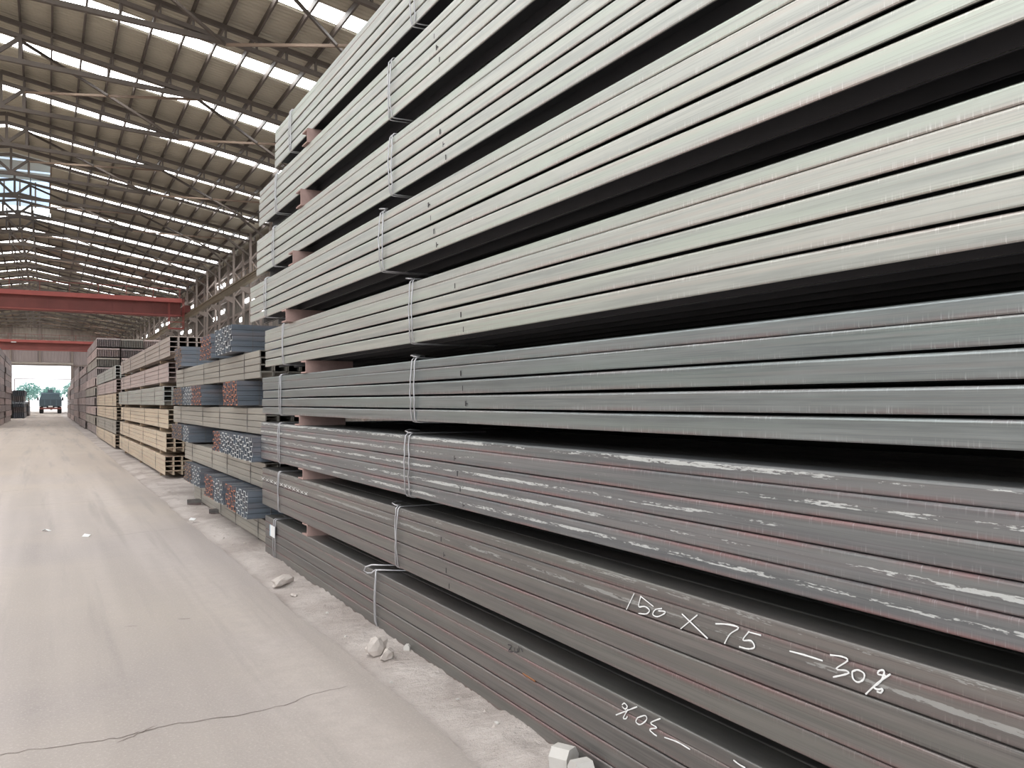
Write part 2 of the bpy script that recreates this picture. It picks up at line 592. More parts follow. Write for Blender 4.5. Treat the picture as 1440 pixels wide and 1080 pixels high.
# shortened versions beside the lantern
me_sheet_c = slope_mesh('roof_sheet_cut', half_s, half_e, 2.0, hal, -K * 2, -K * hal, M['roof'])
me_sheet_cl = slope_mesh('roof_sheet_cut_left', half_s, half_e, -2.0, -hal, -K * 2, -K * hal, M['roof'])
me_sky_c = slope_mesh('skylight_cut', -half_s, half_s, 2.0, hal, -K * 2 - 0.01, -K * hal - 0.01, M['skylight'], 0.02, 0.49)
me_sky_cl = slope_mesh('skylight_cut_left', -half_s, half_s, -2.0, -hal, -K * 2 - 0.01, -K * hal - 0.01, M['skylight'], 0.02, 0.49)
win_i = 1
for nave, ridge in enumerate((RIDGE, RIDGE - 2 * HALF)):
    for k in range(n0, n1 + 1):
        yc = Y0S + k * BAY
        cut = nave == 0 and LANT[0] - 1 < yc < LANT[1] - 1
        for s, (sh, sk) in enumerate((((me_sheet_c, me_sky_c) if cut else (me_sheet, me_sky)), ((me_sheet_cl, me_sky_cl) if cut else (me_sheet_l, me_sky_l)))):
            structure(put('roof_sheet', sh, None, (ridge, yc, ZR)))
            structure(put('window_%d' % win_i, sk, None, (ridge, yc, ZR)))
            win_i += 1

# lantern over the ridge: glazed side walls, end walls and roof on posts
M['lantern'] = emitter('lantern_glass', (0.72, 0.86, 1.0), 0.75)
lan = structure(empty('ridge_lantern', (RIDGE, LANT[0], ZR - K * 2)))
LL = 3 * BAY
zt = 2.2
for sx in (-2, 2):
    for i in range(9):
        a, b = i * LL / 9, (i + 1) * LL / 9
        put('pane', MB().box(sx - 0.015, sx + 0.015, a + 0.06, b - 0.06, 0.15, zt).mesh('pane', M['lantern']), lan)
    for i in range(10):
        put('post', MB().box(sx - 0.06, sx + 0.06, i * LL / 9 - 0.06, i * LL / 9 + 0.06, 0, zt).mesh('post', M['brace']), lan)
    put('sill', MB().box(sx - 0.08, sx + 0.08, 0, LL, 0.0, 0.15).mesh('sill', M['brace']), lan)
for yy in (0.0, LL):
    for i in range(4):
        put('end_bar', MB().box(-2 + i, -1 + i, yy - 0.04, yy + 0.04, 0.95, 1.05).mesh('end_bar', M['brace']), lan)
        put('end_pane', MB().box(-2 + i * 1.0 + 0.05, -1 + i * 1.0 - 0.05, yy - 0.015, yy + 0.015, 0.35, zt).mesh('end_pane', M['lantern']), lan)
    for i in range(5):
        put('end_post', MB().box(-2 + i * 1.0 - 0.05, -2 + i * 1.0 + 0.05, yy - 0.05, yy + 0.05, 0.3, zt).mesh('end_post', M['brace']), lan)
for i in range(6):
    a, b = i * LL / 6, (i + 1) * LL / 6
    put('lantern_roof', MB().box(-2.3, 2.3, a, b - 0.5, zt, zt + 0.05).mesh('lantern_roof', M['roof']), lan)
    put('lantern_roof_light', MB().box(-2.3, 2.3, b - 0.5, b, zt, zt + 0.04).mesh('lantern_roof_light', M['lantern']), lan)

# --- purlins under the middle nave
PUR = 1.043
PX = [2.275 + PUR * j for j in range(-3, 11)]
prof = [(-0.035, -0.22), (0.035, -0.22), (0.035, -0.20), (-0.018, -0.20), (-0.018, -0.02), (0.035, -0.02), (0.035, 0.0), (-0.035, 0.0)]
me_pur = MB().prism(prof, 'y', 12.0, FAR).mesh('purlin', M['purlin'])
for X in PX:
    for s in (1, -1):
        xx = X if s == 1 else 2 * RIDGE - X
        if X < LX1 and X > RIDGE:
            # interrupted by the lantern
            for a, b in ((12.0, LANT[0]), (LANT[1], FAR)):
                structure(put('purlin', MB().prism(prof, 'y', a, b).mesh('purlin', M['purlin']), None, (xx, 0, roof_z(xx) - 0.05)))
        elif X > RIDGE:
            structure(put('purlin', me_pur, None, (xx, 0, roof_z(xx) - 0.05)))

# --- trusses
TY = [Y0S + 3.01 + k * BAY for k in range(-2, n1)]


def rf(X, d):
    return roof_z(X) - d


def make_truss(y):
    t = structure(empty('roof_truss', (RIDGE, y, 0)))

    def part(name, p, q, w, h, m='truss'):
        a = (p[0] - RIDGE, 0, p[1])
        b = (q[0] - RIDGE, 0, q[1])
        return put(name, MB().bar(a, b, w, h).mesh(name, M[m]), t)
    XE = RIDGE + HALF - 0.3
    for s in (1, -1):
        def mx(x):
            return x if s == 1 else 2 * RIDGE - x
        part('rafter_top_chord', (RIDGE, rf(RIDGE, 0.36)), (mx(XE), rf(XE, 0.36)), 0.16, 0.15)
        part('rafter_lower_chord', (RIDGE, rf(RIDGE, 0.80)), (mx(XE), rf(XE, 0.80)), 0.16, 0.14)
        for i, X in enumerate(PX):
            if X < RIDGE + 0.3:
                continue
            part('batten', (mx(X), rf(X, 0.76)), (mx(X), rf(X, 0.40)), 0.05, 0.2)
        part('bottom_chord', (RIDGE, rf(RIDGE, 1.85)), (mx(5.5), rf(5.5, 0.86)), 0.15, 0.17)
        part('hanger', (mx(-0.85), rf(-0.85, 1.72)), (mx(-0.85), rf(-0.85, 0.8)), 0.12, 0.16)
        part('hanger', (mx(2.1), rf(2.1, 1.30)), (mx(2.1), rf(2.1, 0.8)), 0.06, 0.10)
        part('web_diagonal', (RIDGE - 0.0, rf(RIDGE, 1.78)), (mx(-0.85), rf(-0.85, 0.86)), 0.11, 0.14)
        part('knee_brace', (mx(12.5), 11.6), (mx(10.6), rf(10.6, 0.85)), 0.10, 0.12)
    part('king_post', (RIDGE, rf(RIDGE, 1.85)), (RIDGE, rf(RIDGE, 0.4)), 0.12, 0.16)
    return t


truss0 = make_truss(TY[0])
trusses = [truss0] + [copy_tree(truss0, (RIDGE, yy, 0)) for yy in TY[1:]]

# --- wind bracing between pairs of trusses
for i in range(1, len(TY) - 1, 2):
    a, b = TY[i], TY[i + 1]
    br = structure(empty('wind_brace', (0, a, 0)))
    L = b - a
    nodes = [(-0.85, rf(-0.85, 0.95)), (5.4, rf(5.4, 0.95)), (11.4, rf(11.4, 0.95))]
    for (p, q) in zip(nodes[:-1], nodes[1:]):
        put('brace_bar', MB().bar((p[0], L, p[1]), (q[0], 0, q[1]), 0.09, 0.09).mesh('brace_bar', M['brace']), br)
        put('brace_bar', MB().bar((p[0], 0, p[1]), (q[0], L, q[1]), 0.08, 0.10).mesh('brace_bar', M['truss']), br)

# --- columns (lattice), both sides of the middle nave
def make_column(x, y, ztop):
    c = structure(empty('lattice_column', (x, y, 0)))
    for dx in (-0.35, 0.35):
        put('column_leg', MB().box(dx - 0.07, dx + 0.07, -0.13, 0.13, 0, ztop).mesh('column_leg', M['column']), c)
    n = int(ztop / 0.95)
    for i in range(n):
        a, b = (-0.35, 0.35) if i % 2 == 0 else (0.35, -0.35)
        put('lacing', MB().bar((a, -0.12, i * 0.95), (b, -0.12, i * 0.95 + 0.95), 0.05, 0.09).mesh('lacing', M['column']), c)
    put('bracket', MB().prism([(-0.35, 9.0), (-0.35, 9.5), (-1.0, 9.5), (-1.0, 9.3)], 'y', -0.1, 0.1).mesh('bracket', M['column']), c)
    return c


CXR = RIDGE + HALF - 0.15
col0 = make_column(CXR, TY[0], roof_z(CXR) - 0.2)
for yy in TY[1:]:
    copy_tree(col0, (CXR, yy, 0))
for yy in TY:
    c = copy_tree(col0, (2 * RIDGE - CXR, yy, 0))
    c.rotation_euler = (0, 0, math.pi)

# --- crane runway beams with rail, walkway and handrail
for s in (1, -1):
    x = CXR - 0.75 if s == 1 else 2 * RIDGE - CXR + 0.75
    rw = structure(empty('crane_runway', (x, 0, 9.5)))
    prof = [(-0.15, 0.15), (0.15, 0.15), (0.15, 0.18), (0.015, 0.18), (0.015, 0.57), (0.15, 0.57), (0.15, 0.6), (-0.15, 0.6), (-0.15, 0.57), (-0.015, 0.57), (-0.015, 0.18), (-0.15, 0.18)]
    put('runway_beam', MB().prism(prof, 'y', 12, FAR - 1).mesh('runway_beam', M['runway']), rw)
    put('rail', MB().box(-0.04, 0.04, 12, FAR - 1, 0.6, 0.72).mesh('rail', M['runway']), rw)
    put('cable_rail', MB().tube([(-0.28 * s, 12, 0.35), (-0.28 * s, FAR - 1, 0.35)], 0.035, 6).mesh('cable_rail', M['runway']), rw)
    put('handrail', MB().tube([(0.55 * s, 12, 1.6), (0.55 * s, FAR - 1, 1.6)], 0.03, 6).mesh('handrail', M['brace']), rw)
    put('handrail', MB().tube([(0.55 * s, 12, 1.15), (0.55 * s, FAR - 1, 1.15)], 0.03, 6).mesh('handrail', M['brace']), rw)
    me_p = MB().box(0.52 * s - 0.02, 0.52 * s + 0.02, -0.02, 0.02, 0.55, 1.6).mesh('rail_post', M['brace'])
    yy = 14.0
    while yy < FAR - 2:
        put('rail_post', me_p, rw, (0, yy, 0))
        yy += BAY / 3


# --- outer walls of the side naves, end walls
def sheet_wall_x(name, x, y0, y1, z0, z1, mat):
    p = rib_profile(y0, y1, 0.6, 0.06)
    gg = MB()
    k = len(p)
    gg.add([(x + q[1], q[0], z0) for q in p] + [(x + q[1], q[0], z1) for q in p], [(i, i + 1, k + i + 1, k + i) for i in range(k - 1)])
    return structure(put(name, gg.mesh(name, mat)))


XL = RIDGE - 3 * HALF
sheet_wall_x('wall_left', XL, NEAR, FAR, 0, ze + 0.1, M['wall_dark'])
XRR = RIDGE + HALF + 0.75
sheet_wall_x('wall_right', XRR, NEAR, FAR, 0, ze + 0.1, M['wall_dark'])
pane_me = MB().box(-0.03, 0.03, 0, 1.7, 0, 0.3).mesh('window_pane', M['skylight'])
for k in range(-8, 74):
    for z in (6.6, 7.9, 9.2, 10.7, 11.6):
        if R.random() < 0.26:
            structure(put('window_%d' % win_i, pane_me, None, (XRR - 0.07, 28 + k * BAY / 3 + R.uniform(0.2, 0.9), z + R.uniform(-0.2, 0.2))))
            win_i += 1
# flat roof strip between the eave and the outer wall, wall frame
structure(put('roof_eave', MB().box(RIDGE + HALF - 0.1, XRR + 0.1, NEAR, FAR, ze - 0.02, ze + 0.05).mesh('roof_eave', M['roof'])))
for z in (3.0, 6.2, 8.6, 10.2, 12.3):
    structure(put('wall_girt', MB().box(XRR - 0.25, XRR - 0.08, 12, FAR, z - 0.08, z + 0.08).mesh('wall_girt', M['column'])))

GX0, GX1, GZ = -5.2, 3.85, 8.2


def sheet_wall_y(name, y, x0, x1, z0, ztop, mat, parent=None, step=0.5):
    p = rib_profile(x0, x1, step, 0.07)
    gg = MB()
    k = len(p)
    gg.add([(q[0], y + q[1], z0) for q in p] + [(q[0], y + q[1], ztop(q[0])) for q in p], [(i, i + 1, k + i + 1, k + i) for i in range(k - 1)])
    o = put(name, gg.mesh(name, mat), parent)
    return o


we = structure(empty('wall_far', (0, 0, 0)))


def gable(X):
    d = [abs(X - r) for r in (RIDGE, RIDGE - 2 * HALF, RIDGE + 2 * HALF)]
    return ZR - K * min(d) + 0.05


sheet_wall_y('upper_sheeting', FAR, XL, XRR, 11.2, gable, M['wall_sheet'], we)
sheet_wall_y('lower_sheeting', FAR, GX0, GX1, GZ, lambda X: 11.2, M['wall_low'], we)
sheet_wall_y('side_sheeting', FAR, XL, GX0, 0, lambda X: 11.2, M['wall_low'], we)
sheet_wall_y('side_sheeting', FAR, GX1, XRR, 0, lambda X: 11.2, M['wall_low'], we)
for X in (-13.5, -9.4, GX0 - 0.2, -1.0, GX1 + 0.2, 8.4, 12.6):
    z0 = GZ if GX0 < X < GX1 else 0
    put('wall_post', MB().box(X - 0.16, X + 0.16, FAR - 0.45, FAR - 0.1, z0, gable(X)).mesh('wall_post', M['column']), we)
for z in (GZ, 11.2, 13.0):
    put('girt', MB().box(-16, 12.8, FAR - 0.3, FAR - 0.1, z - 0.11, z + 0.11).mesh('girt', M['column']), we)
put('gate_track', MB().box(GX0 - 0.4, GX1 + 0.4, FAR - 0.6, FAR - 0.3, GZ + 0.1, GZ + 0.45).mesh('gate_track', M['wall_sheet']), we)
put('height_bar', MB().tube([(GX0 + 0.2, FAR + 6, 5.9), (GX1 + 1.5, FAR + 6, 5.9)], 0.07, 8).mesh('height_bar', M['wall_low']), we)
put('height_bar_post', MB().tube([(GX0 + 0.2, FAR + 6, -0.05), (GX0 + 0.2, FAR + 6, 5.9)], 0.08, 8).mesh('height_bar_post', M['wall_low']), we)
put('height_bar_post', MB().tube([(GX1 + 1.5, FAR + 6, -0.05), (GX1 + 1.5, FAR + 6, 5.9)], 0.08, 8).mesh('height_bar_post', M['wall_low']), we)

# ================================================================== TALL STACK BESIDE THE CAMERA
PITCH, NCOL, BW = 0.082, 7, 0.150
CAPH = 0.052
BL = 11.9


def channel_profile(w, h, t, r):
    """upside-down U: flat web on top, two flanges down, outer corners rolled round"""
    p = [(0.003, 0.0), (0.0, 0.004)]
    for i in range(4):
        a = math.pi - i * math.pi / 6
        p.append((r + r * math.cos(a), h - r + r * math.sin(a)))
    for i in range(4):
        a = math.pi / 2 - i * math.pi / 6
        p.append((w - r + r * math.cos(a), h - r + r * math.sin(a)))
    p += [(w, 0.004), (w - 0.003, 0.0), (w - t, 0.0), (w - t, h - t), (t, h - t), (t, 0.0)]
    return p


def beam_mesh(name, w, h, L, mats, t=0.010, r=0.009, seed=None, amp=0.003, nst=18):
    p = channel_profile(w, h, t, r)
    n = len(p)
    gg = MB()
    st = nst if seed is not None else 2
    vs = []
    for i in range(st):
        yy = -L / 2 + L * i / (st - 1)
        dx = dz = 0.0
        if seed is not None:
            dx = amp * mnoise.noise(Vector((yy * 0.5, seed * 3.7, 1.0)))
            dz = amp * mnoise.noise(Vector((yy * 0.4, seed * 5.3, 9.0)))
        vs += [(q[0] + dx, yy, q[1] + dz) for q in p]
    fs = []
    for i in range(st - 1):
        for j in range(n):
            fs.append((i * n + j, i * n + (j + 1) % n, (i + 1) * n + (j + 1) % n, (i + 1) * n + j))
    gg.add(vs, fs)
    if len(mats) > 1:            # underside shade painted near-black on the inside of a channel
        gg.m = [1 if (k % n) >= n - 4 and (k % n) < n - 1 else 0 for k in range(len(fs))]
    web = [1 + k for k in range(0, 10)]
    for base, flip in ((0, False), ((st - 1) * n, True)):
        # end faces: left flange, web, right flange
        quads = [(0, 1, 2, n - 1), (2, 3, 4, 5, 6, 7, 8, 9, n - 3, n - 2, n - 1), (9, 10, 11, n - 4, n - 3)]
        for q in quads:
            q = tuple(base + k for k in q)
            gg.f.append(q if flip else q[::-1])
            gg.m.append(0)
    return gg.mesh(name, mats)


wave_row, wave_cap = {}, {}


def row_mesh(mat, thick, k):
    key = (mat, thick, k)
    if key not in wave_row:
        h = 0.0715 if thick else 0.078
        wave_row[key] = beam_mesh('channel_beam', BW, h, BL, [M[mat], M['steel_inner_shade']], seed=k * 7 + len(wave_row), amp=0.0045 if thick else 0.002)
    return wave_row[key]


me_inner = beam_mesh('channel_beam_inner', BW, 0.0765, BL, [M['steel_inner_shade']])
me_cap_inner = beam_mesh('channel_beam_cap_inner', BW, CAPH, BL, [M['steel_inner_shade']])
me_cap_dark = beam_mesh('channel_beam_cap_dark', BW, CAPH, BL, [M['steel_dark']])
cap_mesh = {}


def strand(pts, r=0.0045, mat='wire', n=6):
    return MB().tube(pts, r, n).mesh('wire_tie', M[mat], True)


def tie_path(H, W, dy, bow, seed, tail=False, reach=0.55):
    """wire over the top, down the front and under; local coords: front x=0, bottom z=0"""
    rr = random.Random(seed)
    o = 0.006
    pts = []
    if tail:
        pts += [(0.10, 0.10, H + 0.020), (0.03, 0.085, H + 0.028), (-0.012, 0.05, H + 0.020), (-0.01, 0.0, H + 0.012), (0.02, -0.012, H + 0.012)]
        pts += [(0.012, dy * 0.2, H + o)]
    else:
        pts += [(reach, dy, H + o), (0.25, dy, H + o), (0.03, dy, H + o)]
    pts += [(0.006, dy, H + 0.004), (-o, dy, H - 0.010)]
    for i in range(1, 9):
        t = i / 9
        pts.append((-o - bow * math.sin(math.pi * t), dy + rr.uniform(-0.004, 0.004) - 0.02 * math.sin(math.pi * t) * rr.random(), H * (1 - t)))
    pts += [(-o, dy, 0.012), (0.004, dy, -o * 0.4), (0.02, dy - 0.008, -o), (0.2, dy - 0.03, -o - 0.004), (reach, dy - 0.05, -o)]
    return pts


#        X front, far-end px, Zr top (rel eye), material, wire px list, gap style
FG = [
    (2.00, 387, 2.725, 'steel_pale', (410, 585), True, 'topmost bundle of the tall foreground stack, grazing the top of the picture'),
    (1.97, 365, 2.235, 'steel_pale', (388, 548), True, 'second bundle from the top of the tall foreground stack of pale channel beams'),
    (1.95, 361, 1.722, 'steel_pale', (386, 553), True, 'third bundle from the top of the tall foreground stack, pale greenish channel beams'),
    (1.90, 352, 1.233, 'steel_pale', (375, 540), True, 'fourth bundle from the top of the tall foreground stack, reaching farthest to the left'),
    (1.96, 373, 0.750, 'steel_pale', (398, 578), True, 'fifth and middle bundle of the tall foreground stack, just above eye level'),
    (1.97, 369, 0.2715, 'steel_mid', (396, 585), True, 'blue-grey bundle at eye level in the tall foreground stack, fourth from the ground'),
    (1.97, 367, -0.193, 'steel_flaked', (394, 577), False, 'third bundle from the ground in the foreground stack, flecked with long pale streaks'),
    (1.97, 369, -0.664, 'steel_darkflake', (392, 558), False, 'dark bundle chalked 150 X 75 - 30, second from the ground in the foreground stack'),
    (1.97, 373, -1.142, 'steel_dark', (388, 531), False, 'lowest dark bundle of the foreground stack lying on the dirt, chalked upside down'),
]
H = CAPH + 0.001 + 4 * PITCH          # 0.376
fg = []
for bi, (X, pxe, zt_, mat, wires, thick, label) in enumerate(FG):
    yfar, _ = on_face(pxe, 500, X)
    zb = CAMH + zt_ - H
    yc = yfar - BL / 2
    b = empty('steel_bundle', (X, yc, zb))
    tag(b, label, 'steel bundle', 'nine bundles of the tall foreground stack')
    rows = []
    for r in range(4):
        z = r * PITCH
        for c in range(NCOL):
            e = R.uniform(-0.012, 0.012) - (0.03 if (bi == 5 and r == 2) else 0)
            if c == 0:
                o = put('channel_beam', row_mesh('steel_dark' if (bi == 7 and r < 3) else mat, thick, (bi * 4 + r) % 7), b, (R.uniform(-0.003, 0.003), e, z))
                rows.append(o)
            else:
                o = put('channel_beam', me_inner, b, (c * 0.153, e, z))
    if mat not in cap_mesh:
        cap_mesh[mat] = beam_mesh('cap_beam', BW, CAPH, BL, [M[mat]], seed=31 + bi, amp=0.002)
    caps = []
    for c in range(NCOL):
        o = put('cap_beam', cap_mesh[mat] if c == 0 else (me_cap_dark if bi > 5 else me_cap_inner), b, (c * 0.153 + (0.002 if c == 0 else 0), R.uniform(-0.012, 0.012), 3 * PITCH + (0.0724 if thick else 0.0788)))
        caps.append(o)
    # ties
    for wi, wpx in enumerate(list(wires) + [None, None]):
        if wpx is None:
            yw = 0.62 if wi == 2 else yfar - BL + 0.6
        else:
            yw, _ = on_face(wpx, 500, X)
        if bi == 8 and wi == 1:
            continue
        bowv = 0.010 if wi == 1 else 0.006
        for k in range(2):
            pts = tie_path(H, BW, (0.035 + 0.03 * R.random()) * k * (-1 if bi % 3 == 1 else 1), bowv + 0.006 * k, bi * 10 + wi * 2 + k, tail=(k == 0 and bi in (3, 4, 5, 6, 7) and wi == 1))
            put('wire_tie', strand([(p[0], p[1] + yw - yc, p[2]) for p in pts]), b)
    fg.append((b, rows, caps, X, yc, zb))

for bi in range(9):  # unseen bundles added so no light leaks through the gaps
    b0, rows_, caps_, X_, yc_, zb_ = fg[bi]
    bb = empty('steel_bundle', (X_ + 1.12, yc_, zb_))  # added unseen bundle, only blocks light
    tag(bb, 'unseen bundle added behind the tall foreground stack to block light, %s from the top' % ['first', 'second', 'third', 'fourth', 'fifth', 'sixth', 'seventh', 'eighth', 'ninth'][bi], 'steel bundle', 'added light-blocking bundles behind the foreground stack')
    if 'rear' not in cap_mesh:
        gq = MB()
        for r in range(4):
            for c in range(7):
                x0 = c * 0.153
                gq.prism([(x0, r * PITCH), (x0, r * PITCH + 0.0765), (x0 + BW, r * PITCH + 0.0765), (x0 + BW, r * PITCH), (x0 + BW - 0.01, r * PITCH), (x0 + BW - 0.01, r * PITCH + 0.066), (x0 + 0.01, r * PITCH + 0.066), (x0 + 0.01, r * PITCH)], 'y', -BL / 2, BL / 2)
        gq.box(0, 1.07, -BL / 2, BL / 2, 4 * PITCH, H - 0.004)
        cap_mesh['rear'] = gq.mesh('channel_beams', M['steel_inner_shade'])  # beams of the added light-blocking bundles
    o = put('channel_beams', cap_mesh['rear'], bb)  # beams of the added light-blocking bundle
    o['kind'] = 'stuff'

# big bent loop of the wire on the lowest bundle
b, rows, caps, X, yc, zb = fg[8]
yw, _ = on_face(531, 815, X)
yl = yw - yc
loop = [(0.50, yl - 0.16, H + 0.030), (0.2, yl - 0.06, H + 0.035), (-0.03, yl + 0.03, H + 0.045), (-0.065, yl + 0.055, H + 0.03), (-0.075, yl + 0.06, H + 0.005),
        (-0.055, yl + 0.05, H - 0.012), (-0.03, yl + 0.03, H - 0.010), (-0.012, yl + 0.012, H + 0.012), (0.2, yl - 0.12, H + 0.010), (0.50, yl - 0.24, H + 0.012)]
put('wire_tie', strand(loop, 0.0065), b)
for k in range(2):
    pts = [(0.02, yl + 0.004 * k, H + 0.012), (-0.012, yl, H + 0.006)] + [(-0.008 - 0.010 * math.sin(math.pi * i / 8) - 0.004 * k, yl + 0.012 * k * i / 8, H * (1 - i / 8)) for i in range(1, 8)] + [(-0.004, yl, 0.012), (0.02, yl - 0.01, -0.004), (0.2, yl - 0.02, -0.006)]
    put('wire_tie', strand(pts, 0.006), b)
# white paper tag with a blue rim hanging on the far tie of the lowest bundle
yt, ztg = on_face(383, 747, X - 0.02)
tg = put('paper_tag', MB().box(-0.022, -0.018, yt - yc - 0.10, yt - yc + 0.10, ztg - zb - 0.055, ztg - zb + 0.055).mesh('paper_tag', M['paper']), b)
put('tag_rim', MB().box(-0.0235, -0.0175, yt - yc + 0.075, yt - yc + 0.10, ztg - zb - 0.055, ztg - zb + 0.055).mesh('tag_rim', M['tag_blue']), tg)
tg['label'] = 'white paper tag with pale blue rim'


def smooth_line(pts, n=4):
    """Catmull-Rom through the points"""
    if len(pts) < 3:
        return pts
    out = []
    P = [pts[0]] + list(pts) + [pts[-1]]
    for i in range(1, len(P) - 2):
        a, b_, c, d = P[i - 1], P[i], P[i + 1], P[i + 2]
        for k in range(n):
            t = k / n
            out.append(tuple(0.5 * ((2 * b_[j]) + (-a[j] + c[j]) * t + (2 * a[j] - 5 * b_[j] + 4 * c[j] - d[j]) * t * t + (-a[j] + 3 * b_[j] - 3 * c[j] + d[j]) * t ** 3) for j in range(2)))
    out.append(tuple(pts[-1]))
    return out


def write_on(beam, bundle, strokes, ox, oy, sc, mat, name, r=0.0028, curved=True):
    """handwriting on the front of one beam, one mesh per character"""
    bo, rows_, caps_, X_, yc_, zb_ = bundle
    bl = beam.location
    for st_list in strokes:
        gg = MB()
        for st in st_list:
            pts = []
            for (u, v) in (smooth_line(st) if (curved and len(st) > 2) else st):
                Y, Z = on_face(ox + u / sc, oy + v / sc, X_ - 0.001)
                pts.append((-0.0035, Y - yc_ - bl.y, Z - zb_ - bl.z))
            rr = [r * R.uniform(0.75, 1.2) for _ in pts]
            # flat stroke: a tube squashed against the face
            base = len(gg.v)
            gg.tube(pts, rr, 5)
            for q in range(base, len(gg.v)):
                vx = gg.v[q]
                gg.v[q] = (-0.0035 + (vx[0] + 0.0035) * 0.35, vx[1], vx[2])
        put(name, gg.mesh(name, M[mat]), beam)


# "150 X 75 - 30%" on the second bundle from the ground
S1 = [
    [[(908, 195), (868, 278)]],
    [[(942, 208), (930, 262), (962, 262), (985, 282), (968, 300), (930, 297)], [(942, 212), (1005, 262)]],
    [[(1048, 272), (1015, 278), (1002, 302), (1025, 314), (1058, 300), (1064, 288), (1030, 284)]],
    [[(1150, 300), (1280, 425)], [(1228, 305), (1143, 375)]],
    [[(1320, 350), (1380, 353), (1436, 370), (1392, 402), (1365, 450)]],
]
S2 = [
    [[(50, 388), (18, 432), (60, 436), (76, 468), (45, 477), (0, 466)], [(50, 392), (110, 408)]],
    [[(255, 488), (330, 508), (422, 537)]],
    [[(460, 508), (520, 516), (548, 536), (490, 577), (540, 586), (550, 602), (475, 620)]],
    [[(572, 592), (600, 583), (632, 602), (628, 632), (600, 645), (576, 626), (572, 592)]],
    [[(766, 604), (700, 650), (640, 706)], [(742, 612), (702, 604), (712, 586), (734, 592), (716, 640), (682, 668), (700, 682), (726, 680), (716, 698), (696, 692)]],
]
row8 = fg[7][1][3]
write_on(row8, fg[7], S1, 640, 780, 3.6, 'chalk', 'chalk_writing')
write_on(row8, fg[7], S2, 1040, 780, 3.6, 'chalk', 'chalk_writing')
# the same, upside down, on the lowest bundle
S3 = [
    [[(846, 760), (858, 752), (872, 768), (862, 782), (846, 768)], [(922, 770), (870, 790), (815, 812)], [(876, 782), (852, 826), (866, 830), (872, 818)]],
    [[(924, 826), (962, 814), (970, 836), (938, 860), (916, 846), (924, 826)]],
    [[(1040, 830), (990, 852), (1022, 876), (986, 884), (1004, 906), (1022, 918)]],
    [[(1060, 925), (1125, 948), (1190, 986)]],
    [[(1410, 1040), (1438, 1062), (1470, 1080)]],
]
row9 = fg[8][1][3]
write_on(row9, fg[8], S3, 640, 780, 3.6, 'chalk', 'chalk_writing')
# row of little white stencilled crosses at the far end of the second bundle
S4 = []
for i in range(11):
    u = 90 + i * 26 + (12 if i > 3 else 0)
    v = 858 + i * 9.6
    S4.append([[(u - 9, v - 9), (u + 8, v + 10)], [(u + 9, v - 7), (u - 8, v + 9)]])
write_on(row8, fg[7], S4, 350, 482, 4.5, 'chalk', 'stencil_mark', 0.003, False)
# small dark inked ticks beside the middle ties
for bi in range(1, 8):
    bo, rows_, caps_, X_, yc_, zb_ = fg[bi]
    for r in range(4):
        Y, _ = on_face(FG[bi][4][1] + 62 + 4 * (3 - r), 500, X_)
        be = rows_[r]
        gg = MB().box(-0.0012, 0.001, Y - yc_ - 0.003 - be.location.y, Y - yc_ + 0.003 - be.location.y, 0.012, 0.040)
        if (bi + r) % 3 == 0:
            gg.box(-0.0012, 0.001, Y - yc_ - 0.022 - be.location.y, Y - yc_ - 0.003 - be.location.y, 0.022, 0.027)
        put('ink_tick', gg.mesh('ink_tick', M['ink']), be)
# smudged dark number on the lowest bundle
S5 = [[[(268, 455), (285, 462), (272, 488), (292, 492)]], [[(300, 470), (302, 490), (316, 492), (316, 474)]], [[(322, 462), (322, 494)]], [[(334, 474), (342, 492)]]]
write_on(row9, fg[8], S5, 640, 780, 3.6, 'ink', 'ink_number', 0.003)
gg = MB().tube([(-0.0, on_face(735, 938, X)[0] - yc - row9.location.y, 0.004), (-0.001, on_face(752, 946, X)[0] - yc - row9.location.y, 0.0)], 0.004, 5)
put('rust_run', gg.mesh('rust_run', M['rust_stain']), row9)

# channel offcuts that keep the bundles apart
ORD = ['topmost and second', 'second and third', 'third and fourth', 'fourth and fifth', 'fifth and sixth', 'sixth and seventh', 'seventh and eighth', 'eighth and lowest']
SPX = [428, 419, 408, 398, 426, 417, 422, 428]
for i in range(8):
    zt_b = fg[i + 1][5] + 3 * PITCH + (0.0724 if FG[i + 1][5] else 0.0788) + CAPH
    zb_t = fg[i][5]
    hh = zb_t - zt_b
    Xs = min(fg[i][3], fg[i + 1][3]) - (0.02 if i < 2 else 0.0)
    ysp, _ = on_face(SPX[i] + 4, 500, Xs)
    if hh < 0.02:
        hh = 0.02
    w = 0.16
    t = 0.012
    prof = [(0, 0), (w, 0), (w, hh), (0, hh), (0, hh - t), (w - t, hh - t), (w - t, t), (0, t)]
    for q, yy in enumerate((ysp, -1.8)):
        me = MB()
        me.add([(0, a, z) for (a, z) in prof] + [(0.42, a, z) for (a, z) in prof], [(k, (k + 1) % 8, 8 + (k + 1) % 8, 8 + k) for k in range(8)])
        for off in (0, 8):
            for quad in ((0, 1, 6, 7), (1, 2, 5, 6), (2, 3, 4, 5)):
                me.add([me.v[off + k] for k in quad], [(0, 1, 2, 3)])
        o = put('channel_spacer', me.mesh('channel_spacer', M['spacer']), None, (Xs + (0.0 if q == 0 else 0.03), yy + (w if q == 0 else 0), zt_b), (0, 0, 0))
        o.scale = (1, -1, 1)
        if q == 0:
            tag(o, 'rust-pink channel offcut wedged between the %s bundles of the foreground stack' % ORD[i], 'spacer', 'spacers of the foreground stack')
        else:
            tag(o, 'offcut between the %s bundles at the near end of the foreground stack' % ORD[i], 'spacer', 'near spacers of the foreground stack')

